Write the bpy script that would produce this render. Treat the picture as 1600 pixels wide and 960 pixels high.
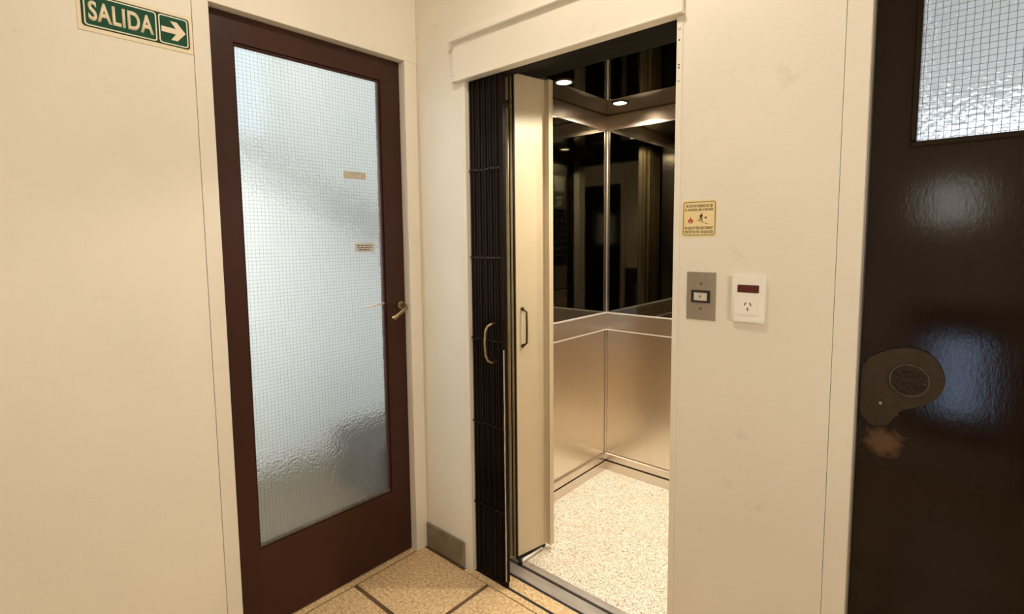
import bpy, bmesh, math, random
from mathutils import Vector, Matrix

random.seed(7)
for _o in list(bpy.data.objects):
    bpy.data.objects.remove(_o, do_unlink=True)
scene = bpy.context.scene
COL = scene.collection

# ------------------------------------------------------------------ camera, world, exposure
cam_d = bpy.data.cameras.new('camera')
cam = bpy.data.objects.new('camera', cam_d)
COL.objects.link(cam)
_r = Vector((0.74884536, 0.66267586, -0.00955642))
_u = Vector((-0.05004366, 0.07091751, 0.99622605))
_d = Vector((-0.66085267, 0.74554102, -0.08626898))
cam.matrix_world = Matrix(((_r.x, _u.x, -_d.x, 1.76035), (_r.y, _u.y, -_d.y, -1.40061),
                           (_r.z, _u.z, -_d.z, 1.36), (0, 0, 0, 1)))
cam_d.sensor_fit = 'HORIZONTAL'
cam_d.sensor_width = 36.0
cam_d.lens = 812.3 / 1600 * 36.0
cam_d.shift_x = (800 - 801.25) / 1600
cam_d.shift_y = (444.1 - 480) / 1600
cam_d.clip_start = 0.02
scene.camera = cam

world = bpy.data.worlds.new('world')
scene.world = world
world.use_nodes = True
world.node_tree.nodes['Background'].inputs[0].default_value = (0.62, 0.75, 1.0, 1)
world.node_tree.nodes['Background'].inputs[1].default_value = 0.6

vs = scene.view_settings
vs.view_transform = 'Standard'
vs.look = 'None'
vs.gamma = 1.0
vs.use_curve_mapping = False
vs.exposure = 0.0

WARM = (1.0, 0.91, 0.79)
HALL_W = 10.5        # hall ceiling lamp, watts
FILL_W = 13.0      # added fill lamp on the right-hand wall, watts
CAR_W = 31.0          # each lift downlight, watts
DAY = (0.96, 0.985, 0.975)

# ------------------------------------------------------------------ helpers
ORG = {}


def tag(o, label=None, cat=None, group=None, kind=None):
    if label: o['label'] = label
    if cat: o['category'] = cat
    if group: o['group'] = group
    if kind: o['kind'] = kind
    return o


def empty(name, loc, label=None, cat=None, group=None, kind=None, parent=None):
    o = bpy.data.objects.new(name, None)
    o.empty_display_size = 0.05
    COL.objects.link(o)
    p = ORG[parent] if parent else Vector((0, 0, 0))
    o.location = Vector(loc) - p
    if parent: o.parent = parent
    ORG[o] = Vector(loc)
    return tag(o, label, cat, group, kind)


def link_bm(name, bm, mat, parent=None, smooth=False):
    vs_ = [v.co for v in bm.verts]
    lo = Vector((min(v.x for v in vs_), min(v.y for v in vs_), min(v.z for v in vs_)))
    hi = Vector((max(v.x for v in vs_), max(v.y for v in vs_), max(v.z for v in vs_)))
    org = Vector(((lo.x + hi.x) / 2, (lo.y + hi.y) / 2, lo.z))
    bmesh.ops.recalc_face_normals(bm, faces=bm.faces)
    bmesh.ops.translate(bm, verts=bm.verts, vec=-org)
    me = bpy.data.meshes.new(name)
    bm.to_mesh(me)
    bm.free()
    if smooth:
        for f in me.polygons: f.use_smooth = True
    me.materials.append(mat)
    o = bpy.data.objects.new(name, me)
    COL.objects.link(o)
    p = ORG[parent] if parent else Vector((0, 0, 0))
    o.location = org - p
    if parent: o.parent = parent
    ORG[o] = org
    return o


def add_box(bm, a, b, bev=0.0, seg=1):
    a, b = Vector(a), Vector(b)
    r = bmesh.ops.create_cube(bm, size=1.0)
    c = (a + b) / 2
    s = b - a
    for v in r['verts']:
        v.co = Vector((c.x + v.co.x * abs(s.x), c.y + v.co.y * abs(s.y), c.z + v.co.z * abs(s.z)))
    if bev > 0:
        es = {e for v in r['verts'] for e in v.link_edges}
        bmesh.ops.bevel(bm, geom=list(es), offset=bev, segments=seg, profile=0.5, affect='EDGES')


def box(name, a, b, mat, parent=None, bev=0.0, seg=1):
    bm = bmesh.new()
    add_box(bm, a, b, bev, seg)
    return link_bm(name, bm, mat, parent)


def boxes(name, lst, mat, parent=None, bev=0.0):
    bm = bmesh.new()
    for a, b in lst: add_box(bm, a, b, bev)
    return link_bm(name, bm, mat, parent)


class Frame:
    """local 2-D frame on a surface: u to the right, v up, w out towards the viewer"""
    def __init__(s, o, u, v, w):
        s.o, s.u, s.v, s.w = Vector(o), Vector(u), Vector(v), Vector(w)

    def __call__(s, u, v, w=0.0):
        return s.o + s.u * u + s.v * v + s.w * w


F1 = Frame((0, 0, 0), (0, 1, 0), (0, 0, 1), (1, 0, 0))      # left wall: u = y
F2 = Frame((0, 0, 0), (1, 0, 0), (0, 0, 1), (0, -1, 0))     # lift wall: u = x


def add_prism(bm, fr, pts, w0, w1, bev=0.0, seg=2):
    a = [bm.verts.new(fr(p[0], p[1], w0)) for p in pts]
    b = [bm.verts.new(fr(p[0], p[1], w1)) for p in pts]
    n = len(pts)
    bm.faces.new(a)
    top = bm.faces.new(b)
    for i in range(n):
        bm.faces.new((a[i], a[(i + 1) % n], b[(i + 1) % n], b[i]))
    if bev > 0:
        bmesh.ops.bevel(bm, geom=list(top.edges), offset=bev, segments=seg, profile=0.5, affect='EDGES')


def prism(name, fr, pts, w0, w1, mat, parent=None, bev=0.0, smooth=False):
    bm = bmesh.new()
    add_prism(bm, fr, pts, w0, w1, bev)
    return link_bm(name, bm, mat, parent, smooth)


def rrect(u0, v0, u1, v1, r, n=5):
    out = []
    for cx, cy, a0 in ((u1 - r, v0 + r, -90), (u1 - r, v1 - r, 0), (u0 + r, v1 - r, 90), (u0 + r, v0 + r, 180)):
        for i in range(n + 1):
            t = math.radians(a0 + 90 * i / n)
            out.append((cx + r * math.cos(t), cy + r * math.sin(t)))
    return out


def ring(name, fr, outer, inner, w0, w1, mat, parent=None):
    bm = bmesh.new()
    n = len(outer)
    A = [bm.verts.new(fr(p[0], p[1], w1)) for p in outer]
    B = [bm.verts.new(fr(p[0], p[1], w1)) for p in inner]
    C = [bm.verts.new(fr(p[0], p[1], w0)) for p in outer]
    D = [bm.verts.new(fr(p[0], p[1], w0)) for p in inner]
    for i in range(n):
        j = (i + 1) % n
        bm.faces.new((A[i], A[j], B[j], B[i]))
        bm.faces.new((C[i], C[j], D[j], D[i]))
        bm.faces.new((A[i], A[j], C[j], C[i]))
        bm.faces.new((B[i], B[j], D[j], D[i]))
    return link_bm(name, bm, mat, parent)


def circ(u, v, r, n=24, ry=None):
    return [(u + r * math.cos(2 * math.pi * i / n), v + (ry or r) * math.sin(2 * math.pi * i / n)) for i in range(n)]


def add_tube(bm, pts, rad, n=10, caps=True):
    pts = [Vector(p) for p in pts]
    rings = []
    prev = None
    for i, p in enumerate(pts):
        t = (pts[min(i + 1, len(pts) - 1)] - pts[max(i - 1, 0)]).normalized()
        if prev is None:
            ref = Vector((0, 0, 1)) if abs(t.z) < 0.9 else Vector((1, 0, 0))
            a = t.cross(ref).normalized()
        else:
            a = (prev - t * prev.dot(t)).normalized()
        prev = a
        b = t.cross(a)
        rr = rad[i] if isinstance(rad, (list, tuple)) else rad
        rings.append([bm.verts.new(p + (a * math.cos(2 * math.pi * k / n) + b * math.sin(2 * math.pi * k / n)) * rr) for k in range(n)])
    for r0, r1 in zip(rings, rings[1:]):
        for k in range(n):
            bm.faces.new((r0[k], r0[(k + 1) % n], r1[(k + 1) % n], r1[k]))
    if caps:
        bm.faces.new(rings[0])
        bm.faces.new(rings[-1])


def tube(name, pts, rad, mat, parent=None, n=10):
    bm = bmesh.new()
    add_tube(bm, pts, rad, n)
    return link_bm(name, bm, mat, parent, True)


def text(name, s, fr, u0, v0, u1, v1, w, mat, parent=None, bold=0.0, depth=0.0004):
    """text fitted into the rectangle u0..u1, v0..v1 of the frame, as a mesh"""
    cu = bpy.data.curves.new(name, 'FONT')
    cu.body = s
    cu.size = 1.0
    cu.offset = bold
    cu.space_character = 1.07
    cu.resolution_u = 4
    t = bpy.data.objects.new(name, cu)
    COL.objects.link(t)
    bpy.context.view_layer.update()
    dg = bpy.context.evaluated_depsgraph_get()
    me = bpy.data.meshes.new_from_object(t.evaluated_get(dg))
    bpy.data.objects.remove(t, do_unlink=True)
    bm = bmesh.new()
    bm.from_mesh(me)
    bpy.data.meshes.remove(me)
    xs = [v.co.x for v in bm.verts]
    ys = [v.co.y for v in bm.verts]
    x0, x1, y0, y1 = min(xs), max(xs), min(ys), max(ys)
    r = bmesh.ops.extrude_face_region(bm, geom=list(bm.faces))
    ext = {e for e in r['geom'] if isinstance(e, bmesh.types.BMVert)}
    for v in bm.verts:
        uu = u0 + (v.co.x - x0) / (x1 - x0) * (u1 - u0)
        vv = v0 + (v.co.y - y0) / (y1 - y0) * (v1 - v0)
        v.co = fr(uu, vv, w + (depth if v in ext else 0))
    return link_bm(name, bm, mat, parent)


# ------------------------------------------------------------------ materials
def newmat(name):
    m = bpy.data.materials.new(name)
    m.use_nodes = True
    nt = m.node_tree
    b = nt.nodes['Principled BSDF']
    return m, nt, b


def N(nt, typ, **kw):
    n = nt.nodes.new(typ)
    for k, v in kw.items():
        if k.startswith('i_'):
            n.inputs[k[2:].replace('_', ' ')].default_value = v
        else:
            setattr(n, k, v)
    return n


def objco(nt, scale=(1, 1, 1)):
    t = N(nt, 'ShaderNodeTexCoord')
    mp = N(nt, 'ShaderNodeMapping')
    mp.inputs['Scale'].default_value = scale
    nt.links.new(t.outputs['Object'], mp.inputs['Vector'])
    return mp.outputs['Vector']


def noise(nt, vec, scale, detail=4, rough=0.5):
    n = N(nt, 'ShaderNodeTexNoise')
    n.inputs['Scale'].default_value = scale
    n.inputs['Detail'].default_value = detail
    n.inputs['Roughness'].default_value = rough
    nt.links.new(vec, n.inputs['Vector'])
    return n.outputs['Fac']


def ramp(nt, fac, stops):
    r = N(nt, 'ShaderNodeValToRGB')
    el = r.color_ramp.elements
    while len(el) < len(stops): el.new(0.5)
    for e, (p, c) in zip(el, stops):
        e.position = p
        e.color = (c[0], c[1], c[2], 1)
    nt.links.new(fac, r.inputs['Fac'])
    return r.outputs['Color']


def bump(nt, b, h, strength, dist=0.002):
    n = N(nt, 'ShaderNodeBump')
    n.inputs['Strength'].default_value = strength
    n.inputs['Distance'].default_value = dist
    nt.links.new(h, n.inputs['Height'])
    nt.links.new(n.outputs['Normal'], b.inputs['Normal'])


def mul(c, k): return tuple(min(1, x * k) for x in c)


def simple(name, col, rough=0.5, metal=0.0, vary=0.06, vscale=6.0, bmp=0.0, bscale=60.0, coat=0.0, stretch=(1, 1, 1), bdist=0.002):
    m, nt, b = newmat(name)
    v = objco(nt, stretch)
    c = ramp(nt, noise(nt, v, vscale), [(0.3, mul(col, 1 - vary)), (0.7, mul(col, 1 + vary))])
    nt.links.new(c, b.inputs['Base Color'])
    b.inputs['Roughness'].default_value = rough
    b.inputs['Metallic'].default_value = metal
    b.inputs['Coat Weight'].default_value = coat
    b.inputs['Coat Roughness'].default_value = 0.15
    if bmp: bump(nt, b, noise(nt, v, bscale, 3), bmp, bdist)
    return m


def emit(name, col, strength):
    m, nt, b = newmat(name)
    b.inputs['Base Color'].default_value = (0.06, 0.06, 0.06, 1)
    b.inputs['Emission Color'].default_value = (*col, 1)
    b.inputs['Emission Strength'].default_value = strength
    return m


def m_wall(name, col, dirt=0.5):
    m, nt, b = newmat(name)
    t = N(nt, 'ShaderNodeTexCoord')
    v = t.outputs['Object']
    big = ramp(nt, noise(nt, v, 2.3, 5), [(0.32, mul(col, 0.95)), (0.7, mul(col, 1.03))])
    # small scuffs and grey rubs
    sc = ramp(nt, noise(nt, v, 9.0, 8, 0.68), [(0.62, (0, 0, 0)), (0.78, (1, 1, 1))])
    mx = N(nt, 'ShaderNodeMix', data_type='RGBA')
    mm = N(nt, 'ShaderNodeMath', operation='MULTIPLY')
    mm.inputs[1].default_value = dirt * 0.5
    nt.links.new(sc, mm.inputs[0])
    nt.links.new(mm.outputs[0], mx.inputs['Factor'])
    nt.links.new(big, mx.inputs['A'])
    mx.inputs['B'].default_value = (col[0] * 0.62, col[1] * 0.58, col[2] * 0.52, 1)
    nt.links.new(mx.outputs['Result'], b.inputs['Base Color'])
    b.inputs['Roughness'].default_value = 0.48
    ad = N(nt, 'ShaderNodeMath', operation='ADD')
    nt.links.new(noise(nt, v, 160, 3), ad.inputs[0])
    nt.links.new(noise(nt, v, 14, 3), ad.inputs[1])
    bump(nt, b, ad.outputs[0], 0.12, 0.003)
    return m


CREAM = (0.80, 0.735, 0.61)
M_WALL = m_wall('cream_wall_paint', CREAM)
M_WALL2 = m_wall('cream_wall_paint_scuffed', CREAM, 0.9)
M_FRAME = m_wall('cream_gloss_frame_paint', mul(CREAM, 1.0), 0.5)
M_CEIL = simple('ceiling_paint', (0.80, 0.77, 0.70), 0.8)
M_WOODL = simple('red_brown_door_paint', (0.043, 0.013, 0.0075), 0.38, vary=0.16, vscale=3, bmp=0.18, bscale=30, stretch=(1, 1, 0.25))
M_WOODL.node_tree.nodes['Principled BSDF'].inputs['Specular IOR Level'].default_value = 0.28
M_BEAD = simple('brown_glazing_putty', (0.075, 0.055, 0.04), 0.55, vary=0.4, vscale=40, bmp=0.5, bscale=120)
M_BASE = simple('brown_stone_skirting', (0.20, 0.155, 0.095), 0.55, vary=0.25, vscale=14, bmp=0.3, bscale=50)
M_GATE = simple('dark_brown_gate_paint', (0.011, 0.0065, 0.0035), 0.5, vary=0.3, vscale=30, bmp=0.3, bscale=60, stretch=(1, 1, 0.12))
M_GATE.node_tree.nodes['Principled BSDF'].inputs['Specular IOR Level'].default_value = 0.07
M_GATEWORN = simple('worn_gate_edge', (0.52, 0.47, 0.38), 0.4, vary=0.35, vscale=25, bmp=0.3)
M_PANEL = simple('beige_enamel_panel', (0.62, 0.50, 0.325), 0.38, vary=0.03, bmp=0.05)
M_OLIVE = simple('olive_enamel_hinge', (0.42, 0.33, 0.17), 0.38, vary=0.15, vscale=12)
M_BRASS = simple('aged_brass', (0.36, 0.27, 0.15), 0.36, 1.0, vary=0.3, vscale=60)
M_DMETAL = simple('dark_bronze_metal', (0.11, 0.08, 0.05), 0.4, 0.9, vary=0.3, vscale=60)
M_CHROME = simple('bright_edge_metal', (0.90, 0.84, 0.74), 0.35, 0.45, vary=0.05)
M_SILL = simple('worn_aluminium_sill', (0.50, 0.45, 0.40), 0.42, 0.65, vary=0.15, vscale=30, bmp=0.2, bscale=120, stretch=(0.3, 1, 1))
M_BLACK = simple('black_gap', (0.010, 0.009, 0.008), 0.6)
M_SHAFT = simple('dark_shaft_paint', (0.013, 0.0095, 0.006), 0.6, vary=0.4, vscale=12, bmp=0.3, bscale=30)
M_SHAFT.node_tree.nodes['Principled BSDF'].inputs['Specular IOR Level'].default_value = 0.1
M_SOCKET = simple('ivory_plastic', (0.86, 0.82, 0.72), 0.32, vary=0.01)
M_RED = simple('dark_red_lens', (0.09, 0.008, 0.006), 0.15, vary=0.2, vscale=60)
M_SLOT = simple('black_plastic', (0.012, 0.011, 0.010), 0.35)
M_STEELPL = simple('brushed_plate', (0.36, 0.32, 0.265), 0.42, 0.75, vary=0.08, vscale=40, stretch=(1, 1, 0.06))
M_SCREW = simple('screw_metal', (0.20, 0.17, 0.13), 0.4, 0.9)
M_BUTTON = simple('translucent_button', (0.62, 0.56, 0.46), 0.25, vary=0.1, vscale=60)
M_GREEN = simple('sign_green', (0.012, 0.072, 0.033), 0.5, vary=0.08, vscale=30)
M_DKOLIVE = simple('sign_dark_border', (0.030, 0.045, 0.012), 0.4)
M_SIGN = simple('sign_cream', (0.80, 0.68, 0.47), 0.4, vary=0.03)
M_SIGNL = simple('sign_pale_line', (0.74, 0.75, 0.55), 0.4, vary=0.03)
for _m in (M_GREEN, M_DKOLIVE):
    _m.node_tree.nodes['Principled BSDF'].inputs['Specular IOR Level'].default_value = 0.12
M_NOTICE = simple('yellowed_sticker', (0.82, 0.66, 0.34), 0.4, vary=0.05, vscale=20)
M_INK = simple('dark_brown_ink', (0.085, 0.050, 0.012), 0.5)
M_INKB = simple('black_ink', (0.022, 0.014, 0.008), 0.5)
M_FLAME = simple('flame_red', (0.46, 0.05, 0.015), 0.5)
M_PAPER = simple('white_paper', (0.80, 0.77, 0.70), 0.6, vary=0.03)
M_YPAPER = simple('faded_yellow_tape', (0.74, 0.66, 0.50), 0.6, vary=0.12, vscale=60)
for _m in (M_PAPER, M_YPAPER):
    _m.node_tree.nodes['Principled BSDF'].inputs['Transmission Weight'].default_value = 0.45
M_WIRE = simple('glass_wire', (0.17, 0.18, 0.18), 0.5, 0.3)
M_STAIRW = simple('stairwell_white_paint', (0.80, 0.81, 0.80), 0.7, vary=0.03)
M_STAIRF = simple('stairwell_floor', (0.115, 0.093, 0.062), 0.55, vary=0.2, vscale=20)
M_STEP = simple('dark_grey_chest', (0.055, 0.050, 0.044), 0.85)
M_SOFFITSHADE = simple('soffit_shade_grey', (0.52, 0.52, 0.515), 0.7)
M_LAMPRIM = simple('lamp_rim_metal', (0.75, 0.72, 0.66), 0.35, 0.6)


def m_door_right():
    m, nt, b = newmat('glossy_dark_brown_door_paint')
    t = N(nt, 'ShaderNodeTexCoord')
    v = objco(nt, (1, 1, 0.35))
    c = ramp(nt, noise(nt, v, 4, 4), [(0.3, (0.010, 0.0046, 0.0020)), (0.7, (0.014, 0.0070, 0.0030))])
    # patch of paint rubbed away under the lock: an outline of its own in the paint
    geo = N(nt, 'ShaderNodeNewGeometry')
    sub = N(nt, 'ShaderNodeVectorMath', operation='SUBTRACT')
    sub.inputs[1].default_value = (1.626, 0.03, 0.886)
    nt.links.new(geo.outputs['Position'], sub.inputs[0])
    mp = N(nt, 'ShaderNodeVectorMath', operation='MULTIPLY')
    mp.inputs[1].default_value = (1 / 0.036, 0.0, 1 / 0.034)
    nt.links.new(sub.outputs[0], mp.inputs[0])
    ln = N(nt, 'ShaderNodeVectorMath', operation='LENGTH')
    nt.links.new(mp.outputs[0], ln.inputs[0])
    ns = noise(nt, geo.outputs['Position'], 70, 6, 0.65)
    ad = N(nt, 'ShaderNodeMath', operation='MULTIPLY_ADD')
    ad.inputs[1].default_value = 1.5
    nt.links.new(ns, ad.inputs[0])
    nt.links.new(ln.outputs['Value'], ad.inputs[2])
    mask = ramp(nt, ad.outputs[0], [(0.0, (1, 1, 1)), (0.5, (1, 1, 1))])
    rr = nt.nodes[-1]
    mr = N(nt, 'ShaderNodeMapRange')
    mr.inputs['From Min'].default_value = 1.30
    mr.inputs['From Max'].default_value = 1.90
    mr.inputs['To Min'].default_value = 0.9
    mr.inputs['To Max'].default_value = 0.0
    nt.links.new(ad.outputs[0], mr.inputs['Value'])
    mx = N(nt, 'ShaderNodeMix', data_type='RGBA')
    nt.links.new(mr.outputs['Result'], mx.inputs['Factor'])
    nt.links.new(c, mx.inputs['A'])
    mx.inputs['B'].default_value = (0.105, 0.056, 0.026, 1)
    nt.links.new(mx.outputs['Result'], b.inputs['Base Color'])
    b.inputs['Roughness'].default_value = 0.09
    b.inputs['Specular IOR Level'].default_value = 0.26
    ad2 = N(nt, 'ShaderNodeMath', operation='ADD')
    nt.links.new(noise(nt, v, 190, 4, 0.7), ad2.inputs[0])
    nt.links.new(noise(nt, v, 22, 2), ad2.inputs[1])
    bump(nt, b, ad2.outputs[0], 0.075, 0.0018)
    return m


def m_glass(name, tint, rough, scale, strength):
    m, nt, b = newmat(name)
    v = objco(nt)
    b.inputs['Base Color'].default_value = (*tint, 1)
    b.inputs['Transmission Weight'].default_value = 1.0
    b.inputs['Roughness'].default_value = rough
    b.inputs['IOR'].default_value = 1.42
    vo = N(nt, 'ShaderNodeTexVoronoi', feature='SMOOTH_F1')
    vo.inputs['Scale'].default_value = scale
    nt.links.new(v, vo.inputs['Vector'])
    ad = N(nt, 'ShaderNodeMath', operation='ADD')
    nt.links.new(vo.outputs['Distance'], ad.inputs[0])
    nt.links.new(noise(nt, v, scale * 0.6, 2), ad.inputs[1])
    bump(nt, b, ad.outputs[0], strength, 0.004)
    return m


def m_steel(name, col, rough, axis):
    m, nt, b = newmat(name)
    st = {'z': (60, 60, 0.8), 'h': (0.8, 0.8, 60)}[axis]
    v = objco(nt, st)
    n1 = noise(nt, v, 6, 3)
    c = ramp(nt, n1, [(0.3, mul(col, 0.96)), (0.7, mul(col, 1.04))])
    nt.links.new(c, b.inputs['Base Color'])
    b.inputs['Metallic'].default_value = 1.0
    b.inputs['Roughness'].default_value = rough
    ad = N(nt, 'ShaderNodeMath', operation='MULTIPLY_ADD')
    ad.inputs[1].default_value = 0.15
    nt.links.new(n1, ad.inputs[0])
    v2 = objco(nt)
    nt.links.new(noise(nt, v2, 5, 2), ad.inputs[2])
    bump(nt, b, ad.outputs[0], 0.12, 0.004)
    return m


def m_mirror():
    m, nt, b = newmat('black_tinted_mirror')
    v = objco(nt)
    c = ramp(nt, noise(nt, v, 1.5), [(0.2, (0.185, 0.172, 0.138)), (0.8, (0.20, 0.187, 0.152))])
    nt.links.new(c, b.inputs['Base Color'])
    b.inputs['Metallic'].default_value = 1.0
    b.inputs['Roughness'].default_value = 0.03
    return m


def m_tile():
    m, nt, b = newmat('beige_granite_tile')
    oi = N(nt, 'ShaderNodeObjectInfo')
    t = N(nt, 'ShaderNodeTexCoord')
    ad = N(nt, 'ShaderNodeVectorMath', operation='MULTIPLY_ADD')
    nt.links.new(oi.outputs['Location'], ad.inputs[0])
    ad.inputs[1].default_value = (3.1, 2.7, 0)
    nt.links.new(t.outputs['Object'], ad.inputs[2])
    v = ad.outputs[0]
    a = ramp(nt, noise(nt, v, 95, 4, 0.6), [(0.30, (0.42, 0.24, 0.105)), (0.5, (0.72, 0.49, 0.255)), (0.68, (0.88, 0.68, 0.42))])
    k = ramp(nt, noise(nt, v, 60, 3, 0.7), [(0.70, (1, 1, 1)), (0.76, (0.35, 0.30, 0.25))])
    mx = N(nt, 'ShaderNodeMix', data_type='RGBA', blend_type='MULTIPLY')
    mx.inputs['Factor'].default_value = 1.0
    nt.links.new(a, mx.inputs['A'])
    nt.links.new(k, mx.inputs['B'])
    nt.links.new(mx.outputs['Result'], b.inputs['Base Color'])
    b.inputs['Roughness'].default_value = 0.42
    bump(nt, b, noise(nt, v, 80, 2), 0.1, 0.001)
    return m


def m_carfloor():
    m, nt, b = newmat('flecked_cream_vinyl')
    v = objco(nt)
    w = N(nt, 'ShaderNodeTexNoise')
    w.inputs['Scale'].default_value = 60
    nt.links.new(v, w.inputs['Vector'])
    dv = N(nt, 'ShaderNodeVectorMath', operation='MULTIPLY_ADD')
    nt.links.new(w.outputs['Color'], dv.inputs[0])
    dv.inputs[1].default_value = (0.012, 0.012, 0)
    nt.links.new(v, dv.inputs[2])
    vo = N(nt, 'ShaderNodeTexVoronoi', feature='DISTANCE_TO_EDGE')
    vo.inputs['Scale'].default_value = 112
    nt.links.new(dv.outputs[0], vo.inputs['Vector'])
    line = ramp(nt, vo.outputs['Distance'], [(0.05, (1, 1, 1)), (0.13, (0, 0, 0))])
    frag = ramp(nt, noise(nt, v, 120, 2), [(0.44, (0, 0, 0)), (0.52, (1, 1, 1))])
    mm = N(nt, 'ShaderNodeMath', operation='MULTIPLY')
    nt.links.new(line, mm.inputs[0])
    nt.links.new(frag, mm.inputs[1])
    base = ramp(nt, noise(nt, v, 6, 4), [(0.35, (0.84, 0.75, 0.61)), (0.65, (0.85, 0.81, 0.69))])
    mx = N(nt, 'ShaderNodeMix', data_type='RGBA')
    nt.links.new(mm.outputs[0], mx.inputs['Factor'])
    nt.links.new(base, mx.inputs['A'])
    mx.inputs['B'].default_value = (0.36, 0.27, 0.18, 1)
    nt.links.new(mx.outputs['Result'], b.inputs['Base Color'])
    b.inputs['Roughness'].default_value = 0.45
    return m


def m_lockdisc():
    m, nt, b = newmat('pitted_lock_cylinder')
    v = objco(nt)
    b.inputs['Base Color'].default_value = (0.045, 0.038, 0.03, 1)
    b.inputs['Metallic'].default_value = 1.0
    b.inputs['Roughness'].default_value = 0.3
    bump(nt, b, noise(nt, v, 110, 3), 0.9, 0.006)
    return m


M_DOORR = m_door_right()
M_LOCKPL = simple('brown_painted_lock_plate', (0.036, 0.023, 0.009), 0.45, 0.0, vary=0.2, vscale=25, bmp=0.1)
M_LOCKPL.node_tree.nodes['Principled BSDF'].inputs['Specular IOR Level'].default_value = 0.25
M_DISC = m_lockdisc()
M_GLASSL = m_glass('hammered_wired_glass', (0.94, 0.965, 0.96), 0.20, 120, 0.22)
M_GLASSR = m_glass('rippled_wired_glass', (0.90, 0.92, 0.95), 0.13, 120, 0.45)
M_GLASSB = m_glass('frosted_window_glass', (0.92, 0.95, 1.0), 0.10, 60, 0.2)
M_STEEL = m_steel('brushed_stainless_steel', (0.78, 0.69, 0.58), 0.26, 'z')
M_STEELH = m_steel('brushed_stainless_band', (0.72, 0.64, 0.55), 0.28, 'h')
M_STEELT = m_steel('satin_steel_band', (0.44, 0.36, 0.28), 0.34, 'h')
M_MIRROR = m_mirror()
M_TILE = m_tile()
M_JOINT = simple('brown_tile_joint', (0.135, 0.075, 0.033), 0.7, vary=0.15, vscale=30)
M_CARFL = m_carfloor()
M_DAYWIN = emit('daylit_pane', DAY, 16.5)
M_SKYPANE = emit('daylit_stair_pane', (0.84, 0.94, 1.0), 0.95)
M_SIDEPANE = emit('daylit_side_pane', (0.86, 0.93, 1.0), 1.5)
M_SIDEFILL = emit('side_fill_pane', (0.95, 0.97, 1.0), 3.3)
M_DAYBLUE = emit('daylit_blue_pane', (0.50, 0.70, 1.0), 9.0)
M_SHADE = emit('dim_lamp_shade', (1.0, 0.93, 0.85), 9.0)
M_FILLSHADE = emit('fill_lamp_shade', WARM, 4.0)
M_OPAL = emit('lit_opal_glass', WARM, 4.0)
M_SPOT = emit('lit_downlight', (1.0, 0.88, 0.70), 28.0)

# ------------------------------------------------------------------ structure: hall
HX, HY, HZ = 3.0, -2.2, 2.75

# left wall (plane x = 0) with the doorway of the frosted glass door
bm = bmesh.new()
add_box(bm, (-0.10, HY, 0), (0, -0.8305, HZ))
wl = link_bm('wall_left', bm, M_WALL)
tag(wl, kind='structure')

# painted frame round the left door, flush with the wall but for a hairline seam
fr1 = empty('trim_1', (0, -0.42, 0), 'cream painted frame round the frosted glass door', kind='structure')
box('jamb', (-0.10, -0.829, 0), (0.0006, -0.783, 2.082), M_FRAME, fr1, 0.001)
box('jamb', (-0.10, -0.063, 0), (0.0006, -0.006, 2.082), M_FRAME, fr1, 0.001)
box('head_panel', (-0.10, -0.829, 2.0822), (0.0006, -0.0005, HZ), M_FRAME, fr1, 0.001)
box('corner_strip', (-0.10, -0.0058, 0), (-0.004, 0.0, 2.082), M_FRAME, fr1)
box('threshold', (-0.10, -0.783, -0.02), (-0.010, -0.063, 0.001), M_TILE, fr1)

# lift wall (plane y = 0)
OX0, OX1, OZ = 0.285, 1.126, 1.960
bm = bmesh.new()
add_box(bm, (-0.10, 0, 0), (OX0, 0.08, HZ))
add_box(bm, (OX0, 0, OZ), (OX1, 0.022, HZ))
add_box(bm, (OX1, 0, 0), (1.5215, 0.08, HZ))
add_box(bm, (1.5215, 0, 2.13), (2.42, 0.08, HZ))
add_box(bm, (2.42, 0, 0), (HX, 0.08, HZ))
wf = link_bm('wall_front', bm, M_WALL2)
tag(wf, kind='structure')

fr2 = empty('trim_2', (1.97, 0, 0), 'cream painted frame round the dark brown door', kind='structure')
box('jamb', (1.5225, -0.0008, 0), (1.571, 0.08, 2.13), M_FRAME, fr2, 0.001)
box('jamb', (2.371, -0.0008, 0), (2.419, 0.08, 2.13), M_FRAME, fr2, 0.001)
box('head_board', (1.571, -0.0008, 2.083), (2.371, 0.08, 2.129), M_FRAME, fr2, 0.001)
box('rebate_strip', (1.571, 0.012, 0), (1.5745, 0.08, 2.083), M_STEELPL, fr2)

# header board over the lift opening
hd = empty('trim_3', (0.69, 0, OZ), 'cream header board with a ledge over the lift opening', kind='structure')
box('board', (0.232, -0.014, 1.962), (1.146, 0.0, 2.108), M_FRAME, hd, 0.003, 2)
prism('ledge', Frame((0.228, 0, 0), (0, -1, 0), (0, 0, 1), (1, 0, 0)), [(0, 2.104), (0.031, 2.104), (0.032, 2.107), (0.016, 2.118), (0.005, 2.130), (0, 2.150)], 0, 0.925, M_FRAME, hd)
box('bottom_lip', (0.231, -0.020, 1.958), (1.148, 0.0, 1.9665), M_FRAME, hd, 0.002)
for px, pz in ((0.243, 2.082), (0.243, 1.985)):
    prism('screw', F2, circ(px, pz, 0.003, 12), 0.014, 0.0165, M_SCREW if pz < 0 else M_FRAME, hd, 0.001)

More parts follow.
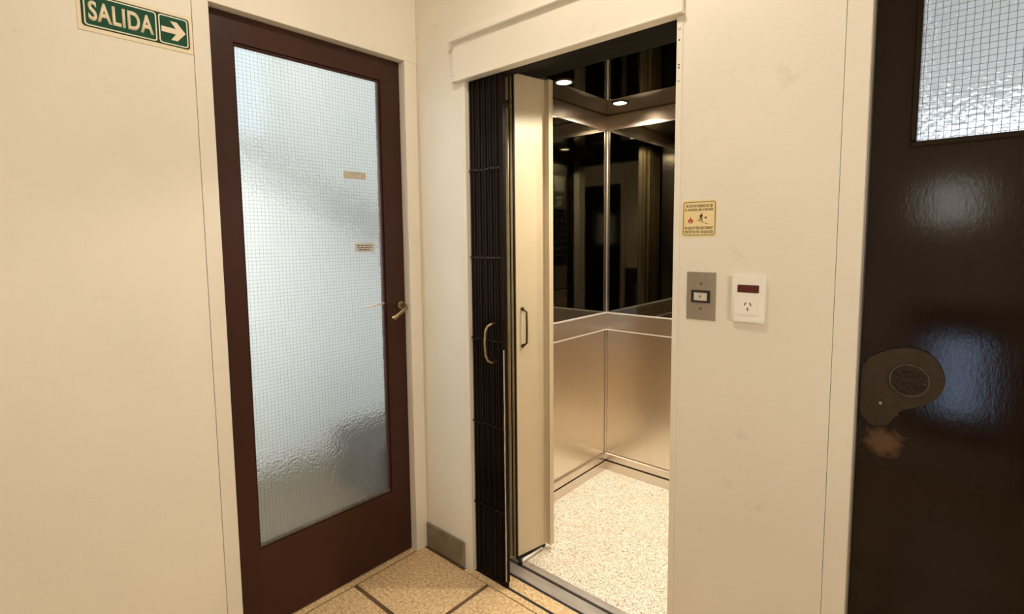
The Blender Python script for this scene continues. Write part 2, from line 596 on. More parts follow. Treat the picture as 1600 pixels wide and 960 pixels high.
# strike strip on the right edge of the lift opening
st = empty('trim_4', (1.134, 0, 0.1), 'cream metal strike strip with screws beside the lift opening', kind='structure')
box('strip', (1.1255, -0.0025, 0.02), (1.1430, 0.0, 1.957), M_FRAME, st, 0.001)
for z in (1.926, 1.790):
    prism('screw', F2, circ(1.133, z, 0.0045, 12), 0.002, 0.0055, M_FRAME, st, 0.0015)
for z in (1.894, 1.829, 1.821):
    prism('hole', F2, circ(1.1335, z, 0.0023, 12), 0.002, 0.0029, M_SLOT, st)

# pale edge bead on the left side of the lift opening
box('trim_5', (0.270, -0.003, 0.004), (0.2865, 0.05, 1.958), M_FRAME, None, 0.002)
tag(bpy.data.objects['trim_5'], 'pale rounded edge strip left of the folding gate', kind='structure')

# skirting
b0 = box('baseboard_front', (0.0, -0.010, 0.0), (0.242, 0.0, 0.109), M_BASE, None, 0.003)
tag(b0, 'brown stone skirting tile in the corner by the lift', kind='structure')
tag(box('baseboard_right_of_lift', (1.145, -0.010, 0.0), (1.5215, 0, 0.109), M_BASE, None, 0.003), kind='structure')
tag(box('baseboard_left', (0.0, HY, 0.0), (0.010, -0.832, 0.109), M_BASE, None, 0.003), kind='structure')

# floor: slab as joint bed, separate granite tiles on top
fl = box('floor', (-0.10, HY, -0.05), (HX, 0.0, -0.003), M_JOINT)
tag(fl, 'beige granite tile floor with brown joints', kind='structure')
JW = 0.017
xs = [-0.006, 0.389, 0.784, 1.179, 1.574, 1.969, 2.364, 2.759]
ys = [-0.0185, -0.364, -0.7095, -1.055, -1.4005, -1.746, -2.0915]
tile_me = None
for i, x in enumerate(xs):
    for j, y in enumerate(ys):
        x1 = x + 0.395 - JW / 2 - (JW / 2 if i else 0.004) + (0 if i else -0.0)
        tx0 = x + (JW / 2 if i else 0.003)
        tx1 = min(x + 0.395 - JW / 2, HX)
        ty1 = y - (JW / 2 if j else 0.002)
        ty0 = max(y - 0.3455 + JW / 2, HY)
        std = 0 < i < 7 and 0 < j < 6
        if std and tile_me is not None:
            o = bpy.data.objects.new('tile', tile_me)
            COL.objects.link(o)
            org = Vector(((tx0 + tx1) / 2, (ty0 + ty1) / 2, -0.02))
            o.parent = fl
            o.location = org - ORG[fl]
            ORG[o] = org
        else:
            o = box('tile', (tx0, ty0, -0.02), (tx1, ty1, 0), M_TILE, fl, 0.0008)
            if std: tile_me = o.data

ce = box('ceiling', (-0.10, HY, HZ), (HX, 0.08, HZ + 0.05), M_CEIL)
tag(ce, kind='structure')
# walls behind the camera
wb = boxes('wall_back', [((-0.1, HY - 0.08, 0), (1.50, HY, HZ)), ((1.50, HY - 0.08, 0), (1.98, HY, 0.22)),
                         ((1.50, HY - 0.08, 0.98), (1.98, HY, HZ)), ((1.98, HY - 0.08, 0), (HX, HY, HZ))], M_WALL)
tag(wb, kind='structure')
wr = box('wall_right', (HX, HY - 0.08, 0), (HX + 0.08, 0.08, HZ), M_WALL)
tag(wr, kind='structure')
# low narrow window in the wall behind the camera
w1 = empty('window_1', (1.74, HY, 0.22), 'low narrow window behind the camera', kind='structure')
for a, b in (((1.50, HY - 0.06, 0.22), (1.66, HY - 0.01, 0.98)), ((1.80, HY - 0.06, 0.22), (1.98, HY - 0.01, 0.98))):
    box('window_stile', a, b, M_WOODL, w1, 0.003)
for z0, z1 in ((0.22, 0.38), (0.80, 0.98)):
    box('window_rail', (1.66, HY - 0.06, z0), (1.80, HY - 0.01, z1), M_WOODL, w1, 0.003)
box('pane', (1.66, HY - 0.045, 0.38), (1.80, HY - 0.035, 0.80), M_DAYBLUE, w1)
# plain dark door behind the camera (it shows in the lift mirror)
d3 = empty('door_3', (2.43, HY, 0), 'plain dark door behind the camera', kind='structure')
box('leaf', (2.03, HY, 0.005), (2.83, HY + 0.03, 2.05), M_DOORR, d3, 0.003)
for a, b in (((1.97, HY, 0), (2.03, HY + 0.02, 2.11)), ((2.83, HY, 0), (2.89, HY + 0.02, 2.11)), ((2.03, HY, 2.05), (2.83, HY + 0.02, 2.11))):
    box('frame_board', a, b, M_FRAME, d3, 0.002)

# ------------------------------------------------------------------ structure: stairwell behind the frosted door
SX = -1.345
tag(box('floor_stairwell', (SX, -1.9, -0.05), (-0.10, 1.6, 0.0), M_STAIRF), kind='structure')
tag(box('wall_stairwell', (SX - 0.08, -1.9, 0), (SX, 1.6, 3.0), M_STAIRW), kind='structure')
tag(box('wall_stairwell_end', (SX, 1.6, 0), (-0.10, 1.68, 3.0), M_STAIRW), kind='structure')
tag(box('wall_stairwell_near', (SX, -1.98, 0), (-0.10, -1.9, 3.0), M_STAIRW), kind='structure')
tag(boxes('wall_stairwell_partition', [((-0.14, -1.9, 0), (-0.10, -0.83, 3.0)), ((-0.14, 0.0, 0), (-0.10, 1.6, 3.0)), ((-0.14, -0.83, 2.09), (-0.10, 0.0, 3.0))], M_STAIRW), kind='structure')
tag(box('ceiling_stairwell', (SX - 0.08, -1.98, 3.0), (-0.10, 1.68, 3.05), M_STAIRW), kind='structure')
# sloping stair soffit along the far wall, its shade painted in as grey
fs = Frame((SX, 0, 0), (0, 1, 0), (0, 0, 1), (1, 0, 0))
sf = prism('stair_soffit', fs, [(-0.95, 2.02), (1.35, 1.09), (1.35, 1.20), (-0.95, 2.13)], 0, 0.345, M_SOFFITSHADE)
tag(sf, 'sloping stair soffit with shade painted grey, seen through the frosted door', kind='structure')
# daylight window high in the stairwell
w2 = empty('window_2', (SX, -0.12, 2.0), 'bright stairwell window seen through the frosted door', kind='structure')
box('pane', (SX + 0.002, -0.62, 1.96), (SX + 0.010, -0.06, 2.66), M_SKYPANE, w2)
for a, b in (((-0.66, 1.92), (-0.62, 2.70)), ((-0.06, 1.92), (-0.02, 2.70)), ((-0.62, 1.92), (-0.06, 1.96)), ((-0.62, 2.66), (-0.06, 2.70))):
    box('window_frame', (SX, a[0], a[1]), (SX + 0.03, b[0], b[1]), M_STAIRW, w2)
w3 = empty('window_3', (-0.75, -1.9, 1.0), 'stairwell side window out of view', kind='structure')
box('pane', (-1.20, -1.898, 1.0), (-0.30, -1.885, 2.5), M_DAYWIN, w3)
box('window_frame', (-1.25, -1.9, 0.95), (-0.25, -1.87, 1.0), M_STAIRW, w3)

w5 = empty('fill_window', (2.9, 1.2, 0.4), 'added fill window in the side room, out of view', kind='structure')  # unseen window added to brighten the side room walls
ch = empty('storage_chest', (-0.75, 0.3, 0), 'low dark grey chest on the stairwell floor, blurred by the frosted door', 'chest')
box('body', (-0.92, 0.07, 0.0), (-0.45, 0.62, 0.27), M_STEP, ch, 0.006)
box('lid', (-0.925, 0.065, 0.272), (-0.445, 0.625, 0.30), M_STEP, ch, 0.006)

# room behind the right door
tag(boxes('wall_side_room', [((1.40, 0.08, 0), (1.45, 2.3, 3.0)), ((2.9, 0.08, 0), (2.95, 2.3, 3.0)), ((1.40, 2.3, 0), (2.95, 2.35, 3.0))], M_STAIRW), kind='structure')
tag(box('ceiling_side_room', (1.40, 0.08, 3.0), (2.95, 2.35, 3.05), M_STAIRW), kind='structure')
tag(box('floor_side_room', (1.40, 0.0, -0.05), (2.95, 2.35, 0.0), M_STAIRF), kind='structure')
w4 = empty('window_4', (2.0, 2.3, 0.9), 'daylit window behind the dark brown door', kind='structure')
box('pane', (1.50, 2.285, 0.9), (2.6, 2.295, 2.0), M_SIDEPANE, w4)
for a, b in (((1.46, 0.86), (1.50, 2.04)), ((2.6, 0.86), (2.64, 2.04)), ((1.5, 0.86), (2.6, 0.9)), ((1.5, 2.0), (2.6, 2.04))):
    box('window_frame', (a[0], 2.27, a[1]), (b[0], 2.30, b[1]), M_STAIRW, w4)


box('pane', (2.885, 0.4, 0.4), (2.895, 2.0, 2.0), M_SIDEFILL, w5)
box('window_frame', (2.87, 0.36, 0.36), (2.9, 2.04, 0.4), M_STAIRW, w5)

# ------------------------------------------------------------------ wired glass helper
def wires(fr, u0, v0, u1, v1, pitch, wid, w, parent):
    bm = bmesh.new()
    rnd = random.Random(3)

    def quad(a, b, c, d):
        bm.faces.new([bm.verts.new(p) for p in (a, b, c, d)])
    n = int((u1 - u0) / pitch)
    m_ = int((v1 - v0) / pitch)
    for i in range(n + 1):
        u = u0 + pitch * (i + 0.4)
        if u > u1: break
        pts = [(u + rnd.uniform(-1, 1) * 0.0007, v0 + (v1 - v0) * k / 16) for k in range(17)]
        for (a, b), (c, d) in zip(pts, pts[1:]):
            quad(fr(a - wid / 2, b, w), fr(a + wid / 2, b, w), fr(c + wid / 2, d, w), fr(c - wid / 2, d, w))
    for j in range(m_ + 1):
        v = v0 + pitch * (j + 0.4)
        if v > v1: break
        pts = [(u0 + (u1 - u0) * k / 8, v + rnd.uniform(-1, 1) * 0.0007) for k in range(9)]
        for (a, b), (c, d) in zip(pts, pts[1:]):
            quad(fr(a, b - wid / 2, w), fr(c, d - wid / 2, w), fr(c, d + wid / 2, w), fr(a, b + wid / 2, w))
    o = link_bm('wire_mesh', bm, M_WIRE, parent)
    tag(o, 'fine square wire grid in the glass', kind='stuff')
    return o


# ------------------------------------------------------------------ left door (frosted wired glass)
d1 = empty('door_1', (-0.05, -0.42, 0), 'red brown wooden door with tall frosted wired glass', kind='structure')
DF, DB = -0.036, -0.074
y0, y1, z0, z1 = -0.781, -0.065, 0.006, 2.080
gy0, gy1, gz0, gz1 = -0.704, -0.157, 0.298, 1.994
box('stile', (DB, y0, z0), (DF, gy0, z1), M_WOODL, d1)
box('stile', (DB, gy1, z0), (DF, y1, z1), M_WOODL, d1)
box('top_rail', (DB, gy0, gz1), (DF, gy1, z1), M_WOODL, d1)
box('bottom_rail', (DB, gy0, z0), (DF, gy1, gz0), M_WOODL, d1)
pane = box('pane', (-0.058, gy0, gz0), (-0.053, gy1, gz1), M_GLASSL, d1)
tag(pane, 'frosted wired glass pane')
wires(F1, gy0, gz0, gy1, gz1, 0.0127, 0.0006, -0.0525, pane)
for a, b, mt in (((gy0, gz1 - 0.010), (gy1, gz1), M_WOODL), ((gy0, gz0), (gy0 + 0.006, gz1), M_WOODL),
                 ((gy1 - 0.009, gz0), (gy1, gz1), M_WOODL), ((gy0, gz0), (gy1, gz0 + 0.011), M_BEAD)):
    box('glazing_bead', (-0.053, a[0], a[1]), (-0.040, b[0], b[1]), mt, d1, 0.003)
# lever handle
hl = prism('lever_rose', F1, circ(-0.088, 1.088, 0.017, 24), DF, DF + 0.006, M_BRASS, d1, 0.002, True)
tag(hl, 'round aged brass rose')
lv = tube('lever_handle', [(DF + 0.002, -0.086, 1.087), (DF + 0.030, -0.084, 1.086), (DF + 0.040, -0.090, 1.081), (DF + 0.042, -0.112, 1.067), (DF + 0.040, -0.140, 1.049), (DF + 0.038, -0.152, 1.040)],
          [0.007, 0.007, 0.009, 0.0085, 0.0085, 0.010], M_BRASS, d1)
tag(lv, 'drooping aged brass lever handle')
box('keyhole_plate', (DF, -0.1235, 1.062), (DF + 0.0015, -0.1205, 1.090), M_DMETAL, d1)
rd = tube('bolt_rod', [(-0.050, -0.247, 1.093), (-0.048, -0.205, 1.0975), (-0.044, -0.158, 1.103)], [0.0042, 0.0038, 0.0038], M_CHROME, d1)
tag(rd, 'thin bright metal rod across the edge of the glass')
# stickers on the glass
tag(box('glass_sticker', (-0.0524, -0.322, 1.597), (-0.0518, -0.226, 1.626), M_YPAPER, d1), 'faded yellow strip stuck on the glass')
nt_ = box('paper_label', (-0.0524, -0.286, 1.314), (-0.0518, -0.195, 1.351), M_PAPER, d1)
tag(nt_, 'small white paper label with three printed lines')
for k, (a, b) in enumerate(((0.10, 0.92), (0.14, 0.88), (0.20, 0.80))):
    u = -0.286 + 0.091 * a
    e = -0.286 + 0.091 * b
    z = 1.3405 - k * 0.0085
    lst = []
    rr = random.Random(k)
    while u < e:
        wlen = rr.uniform(0.008, 0.018)
        lst.append(((-0.0518, u, z - 0.0018), (-0.0516, min(e, u + wlen), z + 0.0018)))
        u += wlen + 0.003
    boxes('print_line', lst, M_INK, nt_)

# ------------------------------------------------------------------ right door (dark brown, glazed at the top)
d2 = empty('door_2', (1.97, 0.05, 0), 'glossy dark brown door with wired glass light and round lock', kind='structure')
RF, RB = 0.030, 0.068
rx0, rx1, rz1 = 1.576, 2.369, 2.080
qx0, qx1, qz0, qz1 = 1.6565, 2.288, 1.561, 1.975
boxes('leaf', [((rx0, RF, 0.006), (rx1, RB, qz0)), ((rx0, RF, qz1), (rx1, RB, rz1)), ((rx0, RF, qz0), (qx0, RB, qz1)), ((qx1, RF, qz0), (rx1, RB, qz1))], M_DOORR, d2)
p2 = box('pane', (qx0, 0.046, qz0), (qx1, 0.051, qz1), M_GLASSR, d2)
tag(p2, 'rippled wired glass pane')
wires(F2, qx0, qz0, qx1, qz1, 0.0127, 0.0010, -0.0455, p2)
for a, b in (((qx0 - 0.012, qz0 - 0.013), (qx1 + 0.012, qz0)), ((qx0 - 0.012, qz1), (qx1 + 0.012, qz1 + 0.012)), ((qx0 - 0.012, qz0), (qx0, qz1)), ((qx1, qz0), (qx1 + 0.012, qz1))):
    box('glazing_bead', (a[0], RF - 0.007, a[1]), (b[0], RF + 0.008, b[1]), M_DOORR, d2, 0.003)
LK = [(1.5896, 1.0784), (1.6271, 1.1021), (1.6575, 1.1113), (1.6815, 1.1107), (1.7053, 1.099), (1.7216, 1.0741), (1.7285, 1.048), (1.7241, 1.0223),
      (1.7135, 1.0052), (1.6949, 0.9887), (1.6677, 0.9753), (1.6478, 0.9606), (1.6422, 0.9461), (1.6324, 0.9306), (1.6178, 0.9218), (1.5957, 0.9302),
      (1.5817, 0.9488), (1.5796, 0.9729), (1.5796, 1.0271), (1.5816, 1.0597)]


def smooth_poly(pts, k=4):
    out = []
    n = len(pts)
    for i in range(n):
        p0, p1, p2_, p3 = (Vector(pts[(i + j) % n]) for j in (-1, 0, 1, 2))
        for s in range(k):
            t = s / k
            q = 0.5 * ((2 * p1) + (p2_ - p0) * t + (2 * p0 - 5 * p1 + 4 * p2_ - p3) * t * t + (3 * p1 - p0 - 3 * p2_ + p3) * t ** 3)
            out.append((q.x, q.y))
    return out


lk = prism('lock_plate', F2, smooth_poly(LK), -RF, -RF + 0.009, M_LOCKPL, d2, 0.006)
tag(lk, 'brown cam-shaped lock plate')
ring('lock_rim', F2, circ(1.668, 1.041, 0.0362, 40), circ(1.668, 1.041, 0.0335, 40), -RF + 0.008, -RF + 0.0135, M_DMETAL, lk)
dc = prism('lock_cylinder', F2, circ(1.668, 1.041, 0.0335, 40), -RF + 0.006, -RF + 0.0115, M_DISC, lk, 0.001)
tag(dc, 'pitted dark round lock cylinder')
kc = [(1.6185 + 0.0185 * math.cos(t) * (1 - 0.25 * max(0, -math.sin(t))), 0.976 + (0.016 if math.sin(t) > 0 else 0.026) * math.sin(t)) for t in [2 * math.pi * i / 28 for i in range(28)]]
kv = prism('keyhole_cover', F2, kc, -RF + 0.008, -RF + 0.013, M_LOCKPL, lk, 0.003)
ring('keyhole_rim', F2, [((u - 1.6185) * 1.10 + 1.6185, (v - 0.972) * 1.10 + 0.972) for u, v in kc], [((u - 1.6185) * 1.02 + 1.6185, (v - 0.972) * 1.02 + 0.972) for u, v in kc], -RF + 0.008, -RF + 0.0105, M_DMETAL, lk)
prism('cover_stud', F2, circ(1.6185, 0.980, 0.004, 14), -RF + 0.012, -RF + 0.0165, M_BRASS, lk, 0.0015, True)

# ------------------------------------------------------------------ lift: sill, shaft, car
sl = empty('trim_6', (0.70, 0.1, 0), 'grooved stone and metal sill of the lift', kind='structure')
box('stone_edge', (0.25, -0.0165, -0.03), (OX1, 0.0125, 0.001), M_TILE, sl, 0.001)
box('groove', (0.25, 0.0125, -0.03), (OX1, 0.026, -0.0015), M_BLACK, sl)
box('stone_strip', (0.25, 0.026, -0.03), (OX1, 0.083, 0.0), M_TILE, sl, 0.001)
box('shaft_gap', (0.20, 0.083, -0.06), (1.20, 0.0955, -0.005), M_BLACK, sl)

car = empty('elevator_car', (0.673, 0.7, 0), 'brushed steel lift car with black mirror walls and flecked floor', 'elevator')
CX0, CX1, CY0, CY1, CZ = 0.188, 1.160, 0.335, 1.182, 2.041
box('car_sill', (0.20, 0.096, -0.03), (CX1, 0.152, 0.0), M_SILL, car, 0.001)
box('sill_groove', (0.20, 0.152, -0.03), (CX1, 0.165, -0.010), M_BLACK, car)
box('car_sill', (0.20, 0.165, -0.03), (CX1, 0.199, 0.001), M_SILL, car, 0.001)
cf = box('car_floor', (CX0, 0.199, -0.03), (CX1, CY1, 0.0), M_CARFL, car)
tag(cf, 'cream vinyl floor with brown flecks')


def car_wall(side):
    if side == 'rear':
        def B(name, a, b, z0, z1, proud, mat, bev=0.0):
            return box(name, (a, CY1 - proud, z0), (b, CY1 + 0.02, z1), mat, car, bev)
        a, b = CX0, CX1
    else:
        s = 1 if side == 'left' else -1
        X = CX0 if side == 'left' else CX1

        def B(name, a, b, z0, z1, proud, mat, bev=0.0):
            xa, xb = sorted((X - s * 0.02, X + s * proud))
            return box(name, (xa, a, z0), (xb, b, z1), mat, car, bev)
        a, b = 0.215, CY1
    B('kick_strip', a, b, 0.0, 0.052, 0.010, M_STEELH)
    B('shadow_gap', a, b, 0.052, 0.059, 0.0015, M_BLACK)
    B('skirting', a, b, 0.059, 0.103, 0.012, M_STEELH, 0.004)
    B('steel_panel', a, b, 0.103, 0.834, 0.0, M_STEEL)
    B('dado_band', a, b, 0.834, 0.932, 0.006, M_STEELH)
    B('edge_strip', a, b, 0.8325, 0.8375, 0.0085, M_CHROME)
    B('edge_strip', a, b, 0.930, 0.9365, 0.010, M_CHROME)
    B('mirror_panel', a, b, 0.9365, 1.957, 0.002, M_MIRROR)
    B('top_band', a, b, 1.957, 2.041, 0.002, M_STEELT)
    B('edge_strip', a, b, 2.037, 2.041, 0.005, M_DMETAL)


for s in ('left', 'rear', 'right'): car_wall(s)
for X, s in ((CX0, 1), (CX1, -1)):
    xa, xb = sorted((X, X + s * 0.016))
    box('corner_post', (xa, CY1 - 0.016, 0.9365), (xb, CY1, 1.957), M_STEELH, car, 0.005, 2)
    xa, xb = sorted((X, X + s * 0.010))
    box('corner_post', (xa, CY1 - 0.010, 0.103), (xb, CY1, 0.834), M_STEELH, car, 0.003, 2)
box('front_return', (CX0 - 0.02, 0.199, 0.0), (0.318, 0.214, 2.041), M_STEEL, car)
cc = box('car_ceiling', (CX0 - 0.02, CY0, CZ), (CX1 + 0.02, CY1 + 0.02, CZ + 0.03), M_MIRROR, car)
tag(cc, 'black mirror ceiling')
box('ceiling_edge', (CX0, CY0 - 0.006, CZ - 0.002), (CX1, CY0, CZ + 0.02), M_STEELPL, car)
box('front_lintel', (CX0 - 0.02, 0.10, 2.018), (CX1 + 0.02, CY0 - 0.006, 2.10), M_SHAFT, car)
box('door_track', (0.20, 0.150, 2.010), (CX1, 0.200, 2.018), M_SHAFT, car, 0.002)

LIGHTS = [(0.385, 0.50, 0.8), (0.385, 0.98, 0.9), (1.00, 0.46, 1.55), (1.00, 0.98, 0.8)]
for lx, ly, lk_ in LIGHTS:
    fd = Frame((lx, ly, CZ), (1, 0, 0), (0, 1, 0), (0, 0, -1))
    rg = ring('downlight', fd, circ(0, 0, 0.044, 28), circ(0, 0, 0.033, 28), 0.0, 0.004, M_DMETAL, car)
    tag(rg, 'round recessed downlight')
    prism('lens', fd, circ(0, 0, 0.0325, 28), 0.0, 0.0015, M_SPOT, rg)
    ld = bpy.data.lights.new('downlight_lamp', 'SPOT')
    ld.energy = CAR_W * lk_
    ld.color = (1.0, 0.92, 0.78)
    ld.spot_size = math.radians(152)
    ld.spot_blend = 0.16
    ld.shadow_soft_size = 0.022
    lo = bpy.data.objects.new('downlight_lamp', ld)
    COL.objects.link(lo)
    lo.parent = rg
    lo.location = Vector((lx, ly, CZ - 0.010)) - ORG[rg]

# control panel on the right-hand car wall, seen in the mirrors
FR = Frame((CX1 - 0.002, 0, 0), (0, -1, 0), (0, 0, 1), (-1, 0, 0))
cp = prism('control_panel', FR, rrect(-0.43, 0.95, -0.225, 1.955, 0.006), 0.0, 0.008, M_STEELPL, car, 0.002)
cpm = prism('black_face', FR, rrect(-0.42, 1.14, -0.235, 1.60, 0.006), 0.008, 0.010, M_SLOT, cp)
prism('notice_sheet', FR, rrect(-0.40, 1.74, -0.26, 1.86, 0.002), 0.008, 0.009, M_PAPER, cp)
prism('small_sign', FR, rrect(-0.365, 1.62, -0.295, 1.70, 0.002), 0.008, 0.009, M_PAPER, cp)
ring('sign_mark', FR, circ(-0.33, 1.66, 0.024, 24), circ(-0.33, 1.66, 0.017, 24), 0.009, 0.0096, M_INKB, cp)
for r_ in range(6):
    for c_ in range(2):
        prism('button', FR, circ(-0.365 + 0.07 * c_, 1.50 - r_ * 0.055, 0.010, 16), 0.010, 0.013, M_STEELPL, cp, 0.001)

# dark shaft surfaces round the opening
tag(boxes('wall_shaft', [((0.13, 0.08, -0.05), (0.20, 0.20, 2.3)), ((1.18, 0.08, -0.05), (1.26, 0.20, 2.3)), ((0.13, 0.08, 2.10), (1.26, 0.36, 2.3)), ((0.13, 0.096, -0.08), (1.26, 0.20, -0.03))], M_SHAFT), kind='structure')
box('shaft_soffit', (0.285, 0.0222, 1.961), (OX1, 0.079, 2.10), M_SHAFT, wf)

# ------------------------------------------------------------------ folded lattice gate
g = empty('folding_gate', (0.376, 0.025, 0), 'dark brown collapsible lattice gate folded to the left of the lift', 'gate')
NP = 11
GX0, GX1, GZ1 = 0.2885, 0.452, 1.956
pk = None
for i in range(NP):
    x = GX0 + (GX1 - GX0) * (i + 0.5) / NP
    if pk is None:
        bm = bmesh.new()
        w_ = 0.0052
        prof = [(-w_, 0.020), (-w_, 0.003), (-w_ * 0.6, 0.0), (w_ * 0.6, 0.0), (w_, 0.003), (w_, 0.020)]
        a = [bm.verts.new((x + p[0], 0.014 + p[1], 0.006)) for p in prof]
        b = [bm.verts.new((x + p[0], 0.014 + p[1], GZ1)) for p in prof]
        for k in range(6):
            bm.faces.new((a[k], a[(k + 1) % 6], b[(k + 1) % 6], b[k]))
        bm.faces.new(a)
        bm.faces.new(b)
        pk = link_bm('picket', bm, M_GATE, g)
    else:
        c = pk.copy()
        COL.objects.link(c)
        c.parent = g
        c.location = pk.location + Vector((x - (GX0 + (GX1 - GX0) * 0.5 / NP), 0.0015 * (-1) ** i, 0))
box('gate_backing', (GX0, 0.036, 0.01), (GX1, 0.042, GZ1), M_GATE, g)
for z, dz in ((1.622, 0.006), (1.291, 0.0), (0.974, -0.004), (0.638, -0.004), (0.30, 0.0)):
    boxes('link_bar', [((GX0 + (GX1 - GX0) * k / NP, 0.0105, z + dz * math.sin(k) * 0.5 - 0.0035), (GX0 + (GX1 - GX0) * (k + 1) / NP, 0.0135, z + dz * math.sin(k) * 0.5 + 0.0035)) for k in range(NP)], M_GATE, g)
    for k in range(0, NP, 2):
        prism('rivet', F2, circ(GX0 + (GX1 - GX0) * (k + 0.5) / NP, z, 0.0026, 8), -0.0105, -0.009, M_DMETAL, g)
box('end_post', (0.452, 0.012, 0.004), (0.466, 0.022, GZ1), M_GATE, g, 0.001)
bm = bmesh.new()
rr = random.Random(5)
zz = 0.03
while zz < 0.93:
    h_ = rr.uniform(0.05, 0.09)
    o_ = rr.uniform(-0.0006, 0.0006)
    add_box(bm, (0.4595 + o_, 0.0095, zz), (0.4635 + o_, 0.013, min(zz + h_, 0.945)))
    zz += h_
es = link_bm('worn_edge', bm, M_GATEWORN, g)
tag(es, 'pale worn edge of the end post')
hp = [(0.422, 0.014, 1.042), (0.421, -0.012, 1.044), (0.414, -0.026, 1.036), (0.408, -0.032, 1.015), (0.406, -0.034, 0.97), (0.408, -0.032, 0.925), (0.414, -0.026, 0.904), (0.421, -0.012, 0.896), (0.422, 0.014, 0.898)]
tag(tube('pull_handle', smooth_poly and hp, 0.0048, M_BRASS, g), 'curved aged brass pull handle')

# ------------------------------------------------------------------ folded car door
fd_ = empty('folding_door', (0.40, 0.25, 0), 'beige folded lift car door panel behind the lattice gate', 'door')
A, B_ = Vector((0.383, 0.173, 0)), Vector((0.411, 0.326, 0))
dirv = (B_ - A).normalized()
nrm = Vector((dirv.y, -dirv.x, 0))       # towards +x
FP = Frame(A, dirv, (0, 0, 1), nrm)
L_ = (B_ - A).length
pn = prism('panel', FP, [(0, 0.022), (L_, 0.022), (L_, 2.006), (0, 2.006)], -0.016, 0.0, M_PANEL, fd_)
prism('edge_panel', Frame((0.411, 0.326, 0), (1, 0.12, 0), (0, 0, 1), (0.12, -1, 0)), [(0, 0.020), (0.024, 0.020), (0.024, 2.004), (0, 2.004)], -0.018, 0.0, M_PANEL, fd_, 0.001)
box('edge_bead', (0.4345, 0.322, 0.020), (0.4375, 0.350, 2.004), M_PANEL, fd_, 0.0008)
for k, (x, y) in enumerate(((0.372, 0.166), (0.355, 0.158), (0.338, 0.152))):
    tube('hinge_strip', [(x, y, 0.022), (x, y, 2.006)], 0.0075, M_OLIVE, fd_, 12)
box('hinge_back', (0.330, 0.162, 0.022), (0.382, 0.170, 2.006), M_SHAFT, fd_)
for k in range(5):
    q = FP(0.02 + k * 0.027, 0, -0.030)
    tube('hinge_strip', [(q.x, q.y, 0.022), (q.x, q.y, 2.0)], 0.010, M_OLIVE, fd_, 12)
hh = FP(0.030, 1.0, 0)
hpts = [FP(0.030, 1.074, 0), FP(0.030, 1.072, 0.012), FP(0.036, 1.064, 0.022), FP(0.036, 1.0, 0.023), FP(0.036, 0.936, 0.022), FP(0.030, 0.926, 0.012), FP(0.030, 0.924, 0)]
tag(tube('pull_handle', hpts, [0.006, 0.005, 0.0045, 0.0045, 0.0045, 0.005, 0.006], M_DMETAL, fd_), 'dark metal pull handle')
for z in (1.077, 0.921):
    prism('handle_foot', FP, circ(0.030, z, 0.007, 14), 0, 0.006, M_DMETAL, fd_, 0.002, True)
# top bracket, roller and bottom guide
boxes('bracket', [((0.338, 0.140, 1.892), (0.388, 0.150, 1.899)), ((0.380, 0.140, 1.868), (0.388, 0.150, 1.892)), ((0.335, 0.138, 1.872), (0.343, 0.150, 1.905))], M_BRASS, fd_)
tube('roller', [(0.392, 0.160, 2.010), (0.404, 0.160, 2.010)], 0.012, M_BRASS, fd_, 16)
tube('guide_arm', [FP(-0.004, 0.009, 0.018), FP(0.06, 0.010, 0.012), FP(0.13, 0.012, 0.004)], [0.008, 0.006, 0.004], M_CHROME, fd_, 8)
tube('guide_pin', [FP(-0.006, 0.0, 0.020), FP(-0.006, 0.022, 0.020)], 0.009, M_SLOT, fd_, 10)
prism('bottom_shadow_seal', FP, [(0, 0.004), (L_, 0.004), (L_, 0.021), (0, 0.021)], -0.014, -0.004, M_SLOT, fd_)

# rubber buffer at the right edge of the opening
bu = tube('rubber_buffer', [(1.127, 0.030, 0.565), (1.116, 0.030, 0.565)], [0.011, 0.008], M_SLOT, None, 12)
tag(bu, 'small black rubber buffer on the right edge of the lift opening', 'buffer')

# ------------------------------------------------------------------ exit sign
sg = empty('exit_sign', (0, -0.963, 1.912), 'green SALIDA exit sign with an arrow on the cream wall', 'sign')
prism('backing', F1, [(-1.097, 1.9125), (-0.8315, 1.9125), (-0.8315, 2.0185), (-1.097, 2.0185)], 0.0, 0.0022, M_SIGN, sg)
prism('dark_border', F1, rrect(-1.089, 1.923, -0.8395, 2.009, 0.009), 0.0022, 0.0026, M_DKOLIVE, sg)
prism('green_field', F1, rrect(-1.083, 1.927, -0.923, 2.005, 0.008), 0.0026, 0.0029, M_GREEN, sg)
prism('green_field', F1, rrect(-0.917, 1.927, -0.8435, 2.005, 0.008), 0.0026, 0.0029, M_GREEN, sg)
ring('outline', F1, rrect(-1.0835, 1.9265, -0.9215, 2.0055, 0.0075), rrect(-1.0805, 1.9295, -0.9245, 2.0025, 0.006), 0.0026, 0.0033, M_SIGNL, sg)
ring('outline', F1, rrect(-0.9165, 1.9265, -0.8435, 2.0055, 0.0075), rrect(-0.9135, 1.9295, -0.8465, 2.0025, 0.006), 0.0026, 0.0033, M_SIGNL, sg)
text('lettering', 'SALIDA', F1, -1.074, 1.9405, -0.929, 1.9915, 0.0029, M_SIGN, sg, bold=0.030)
ac = 1.966
prism('arrow', F1, [(-0.910, ac - 0.0075), (-0.874, ac - 0.0075), (-0.8875, ac - 0.026), (-0.871, ac - 0.026), (-0.8495, ac), (-0.871, ac + 0.026), (-0.8875, ac + 0.026), (-0.874, ac + 0.0075), (-0.910, ac + 0.0075)], 0.0029, 0.0034, M_SIGN, sg)

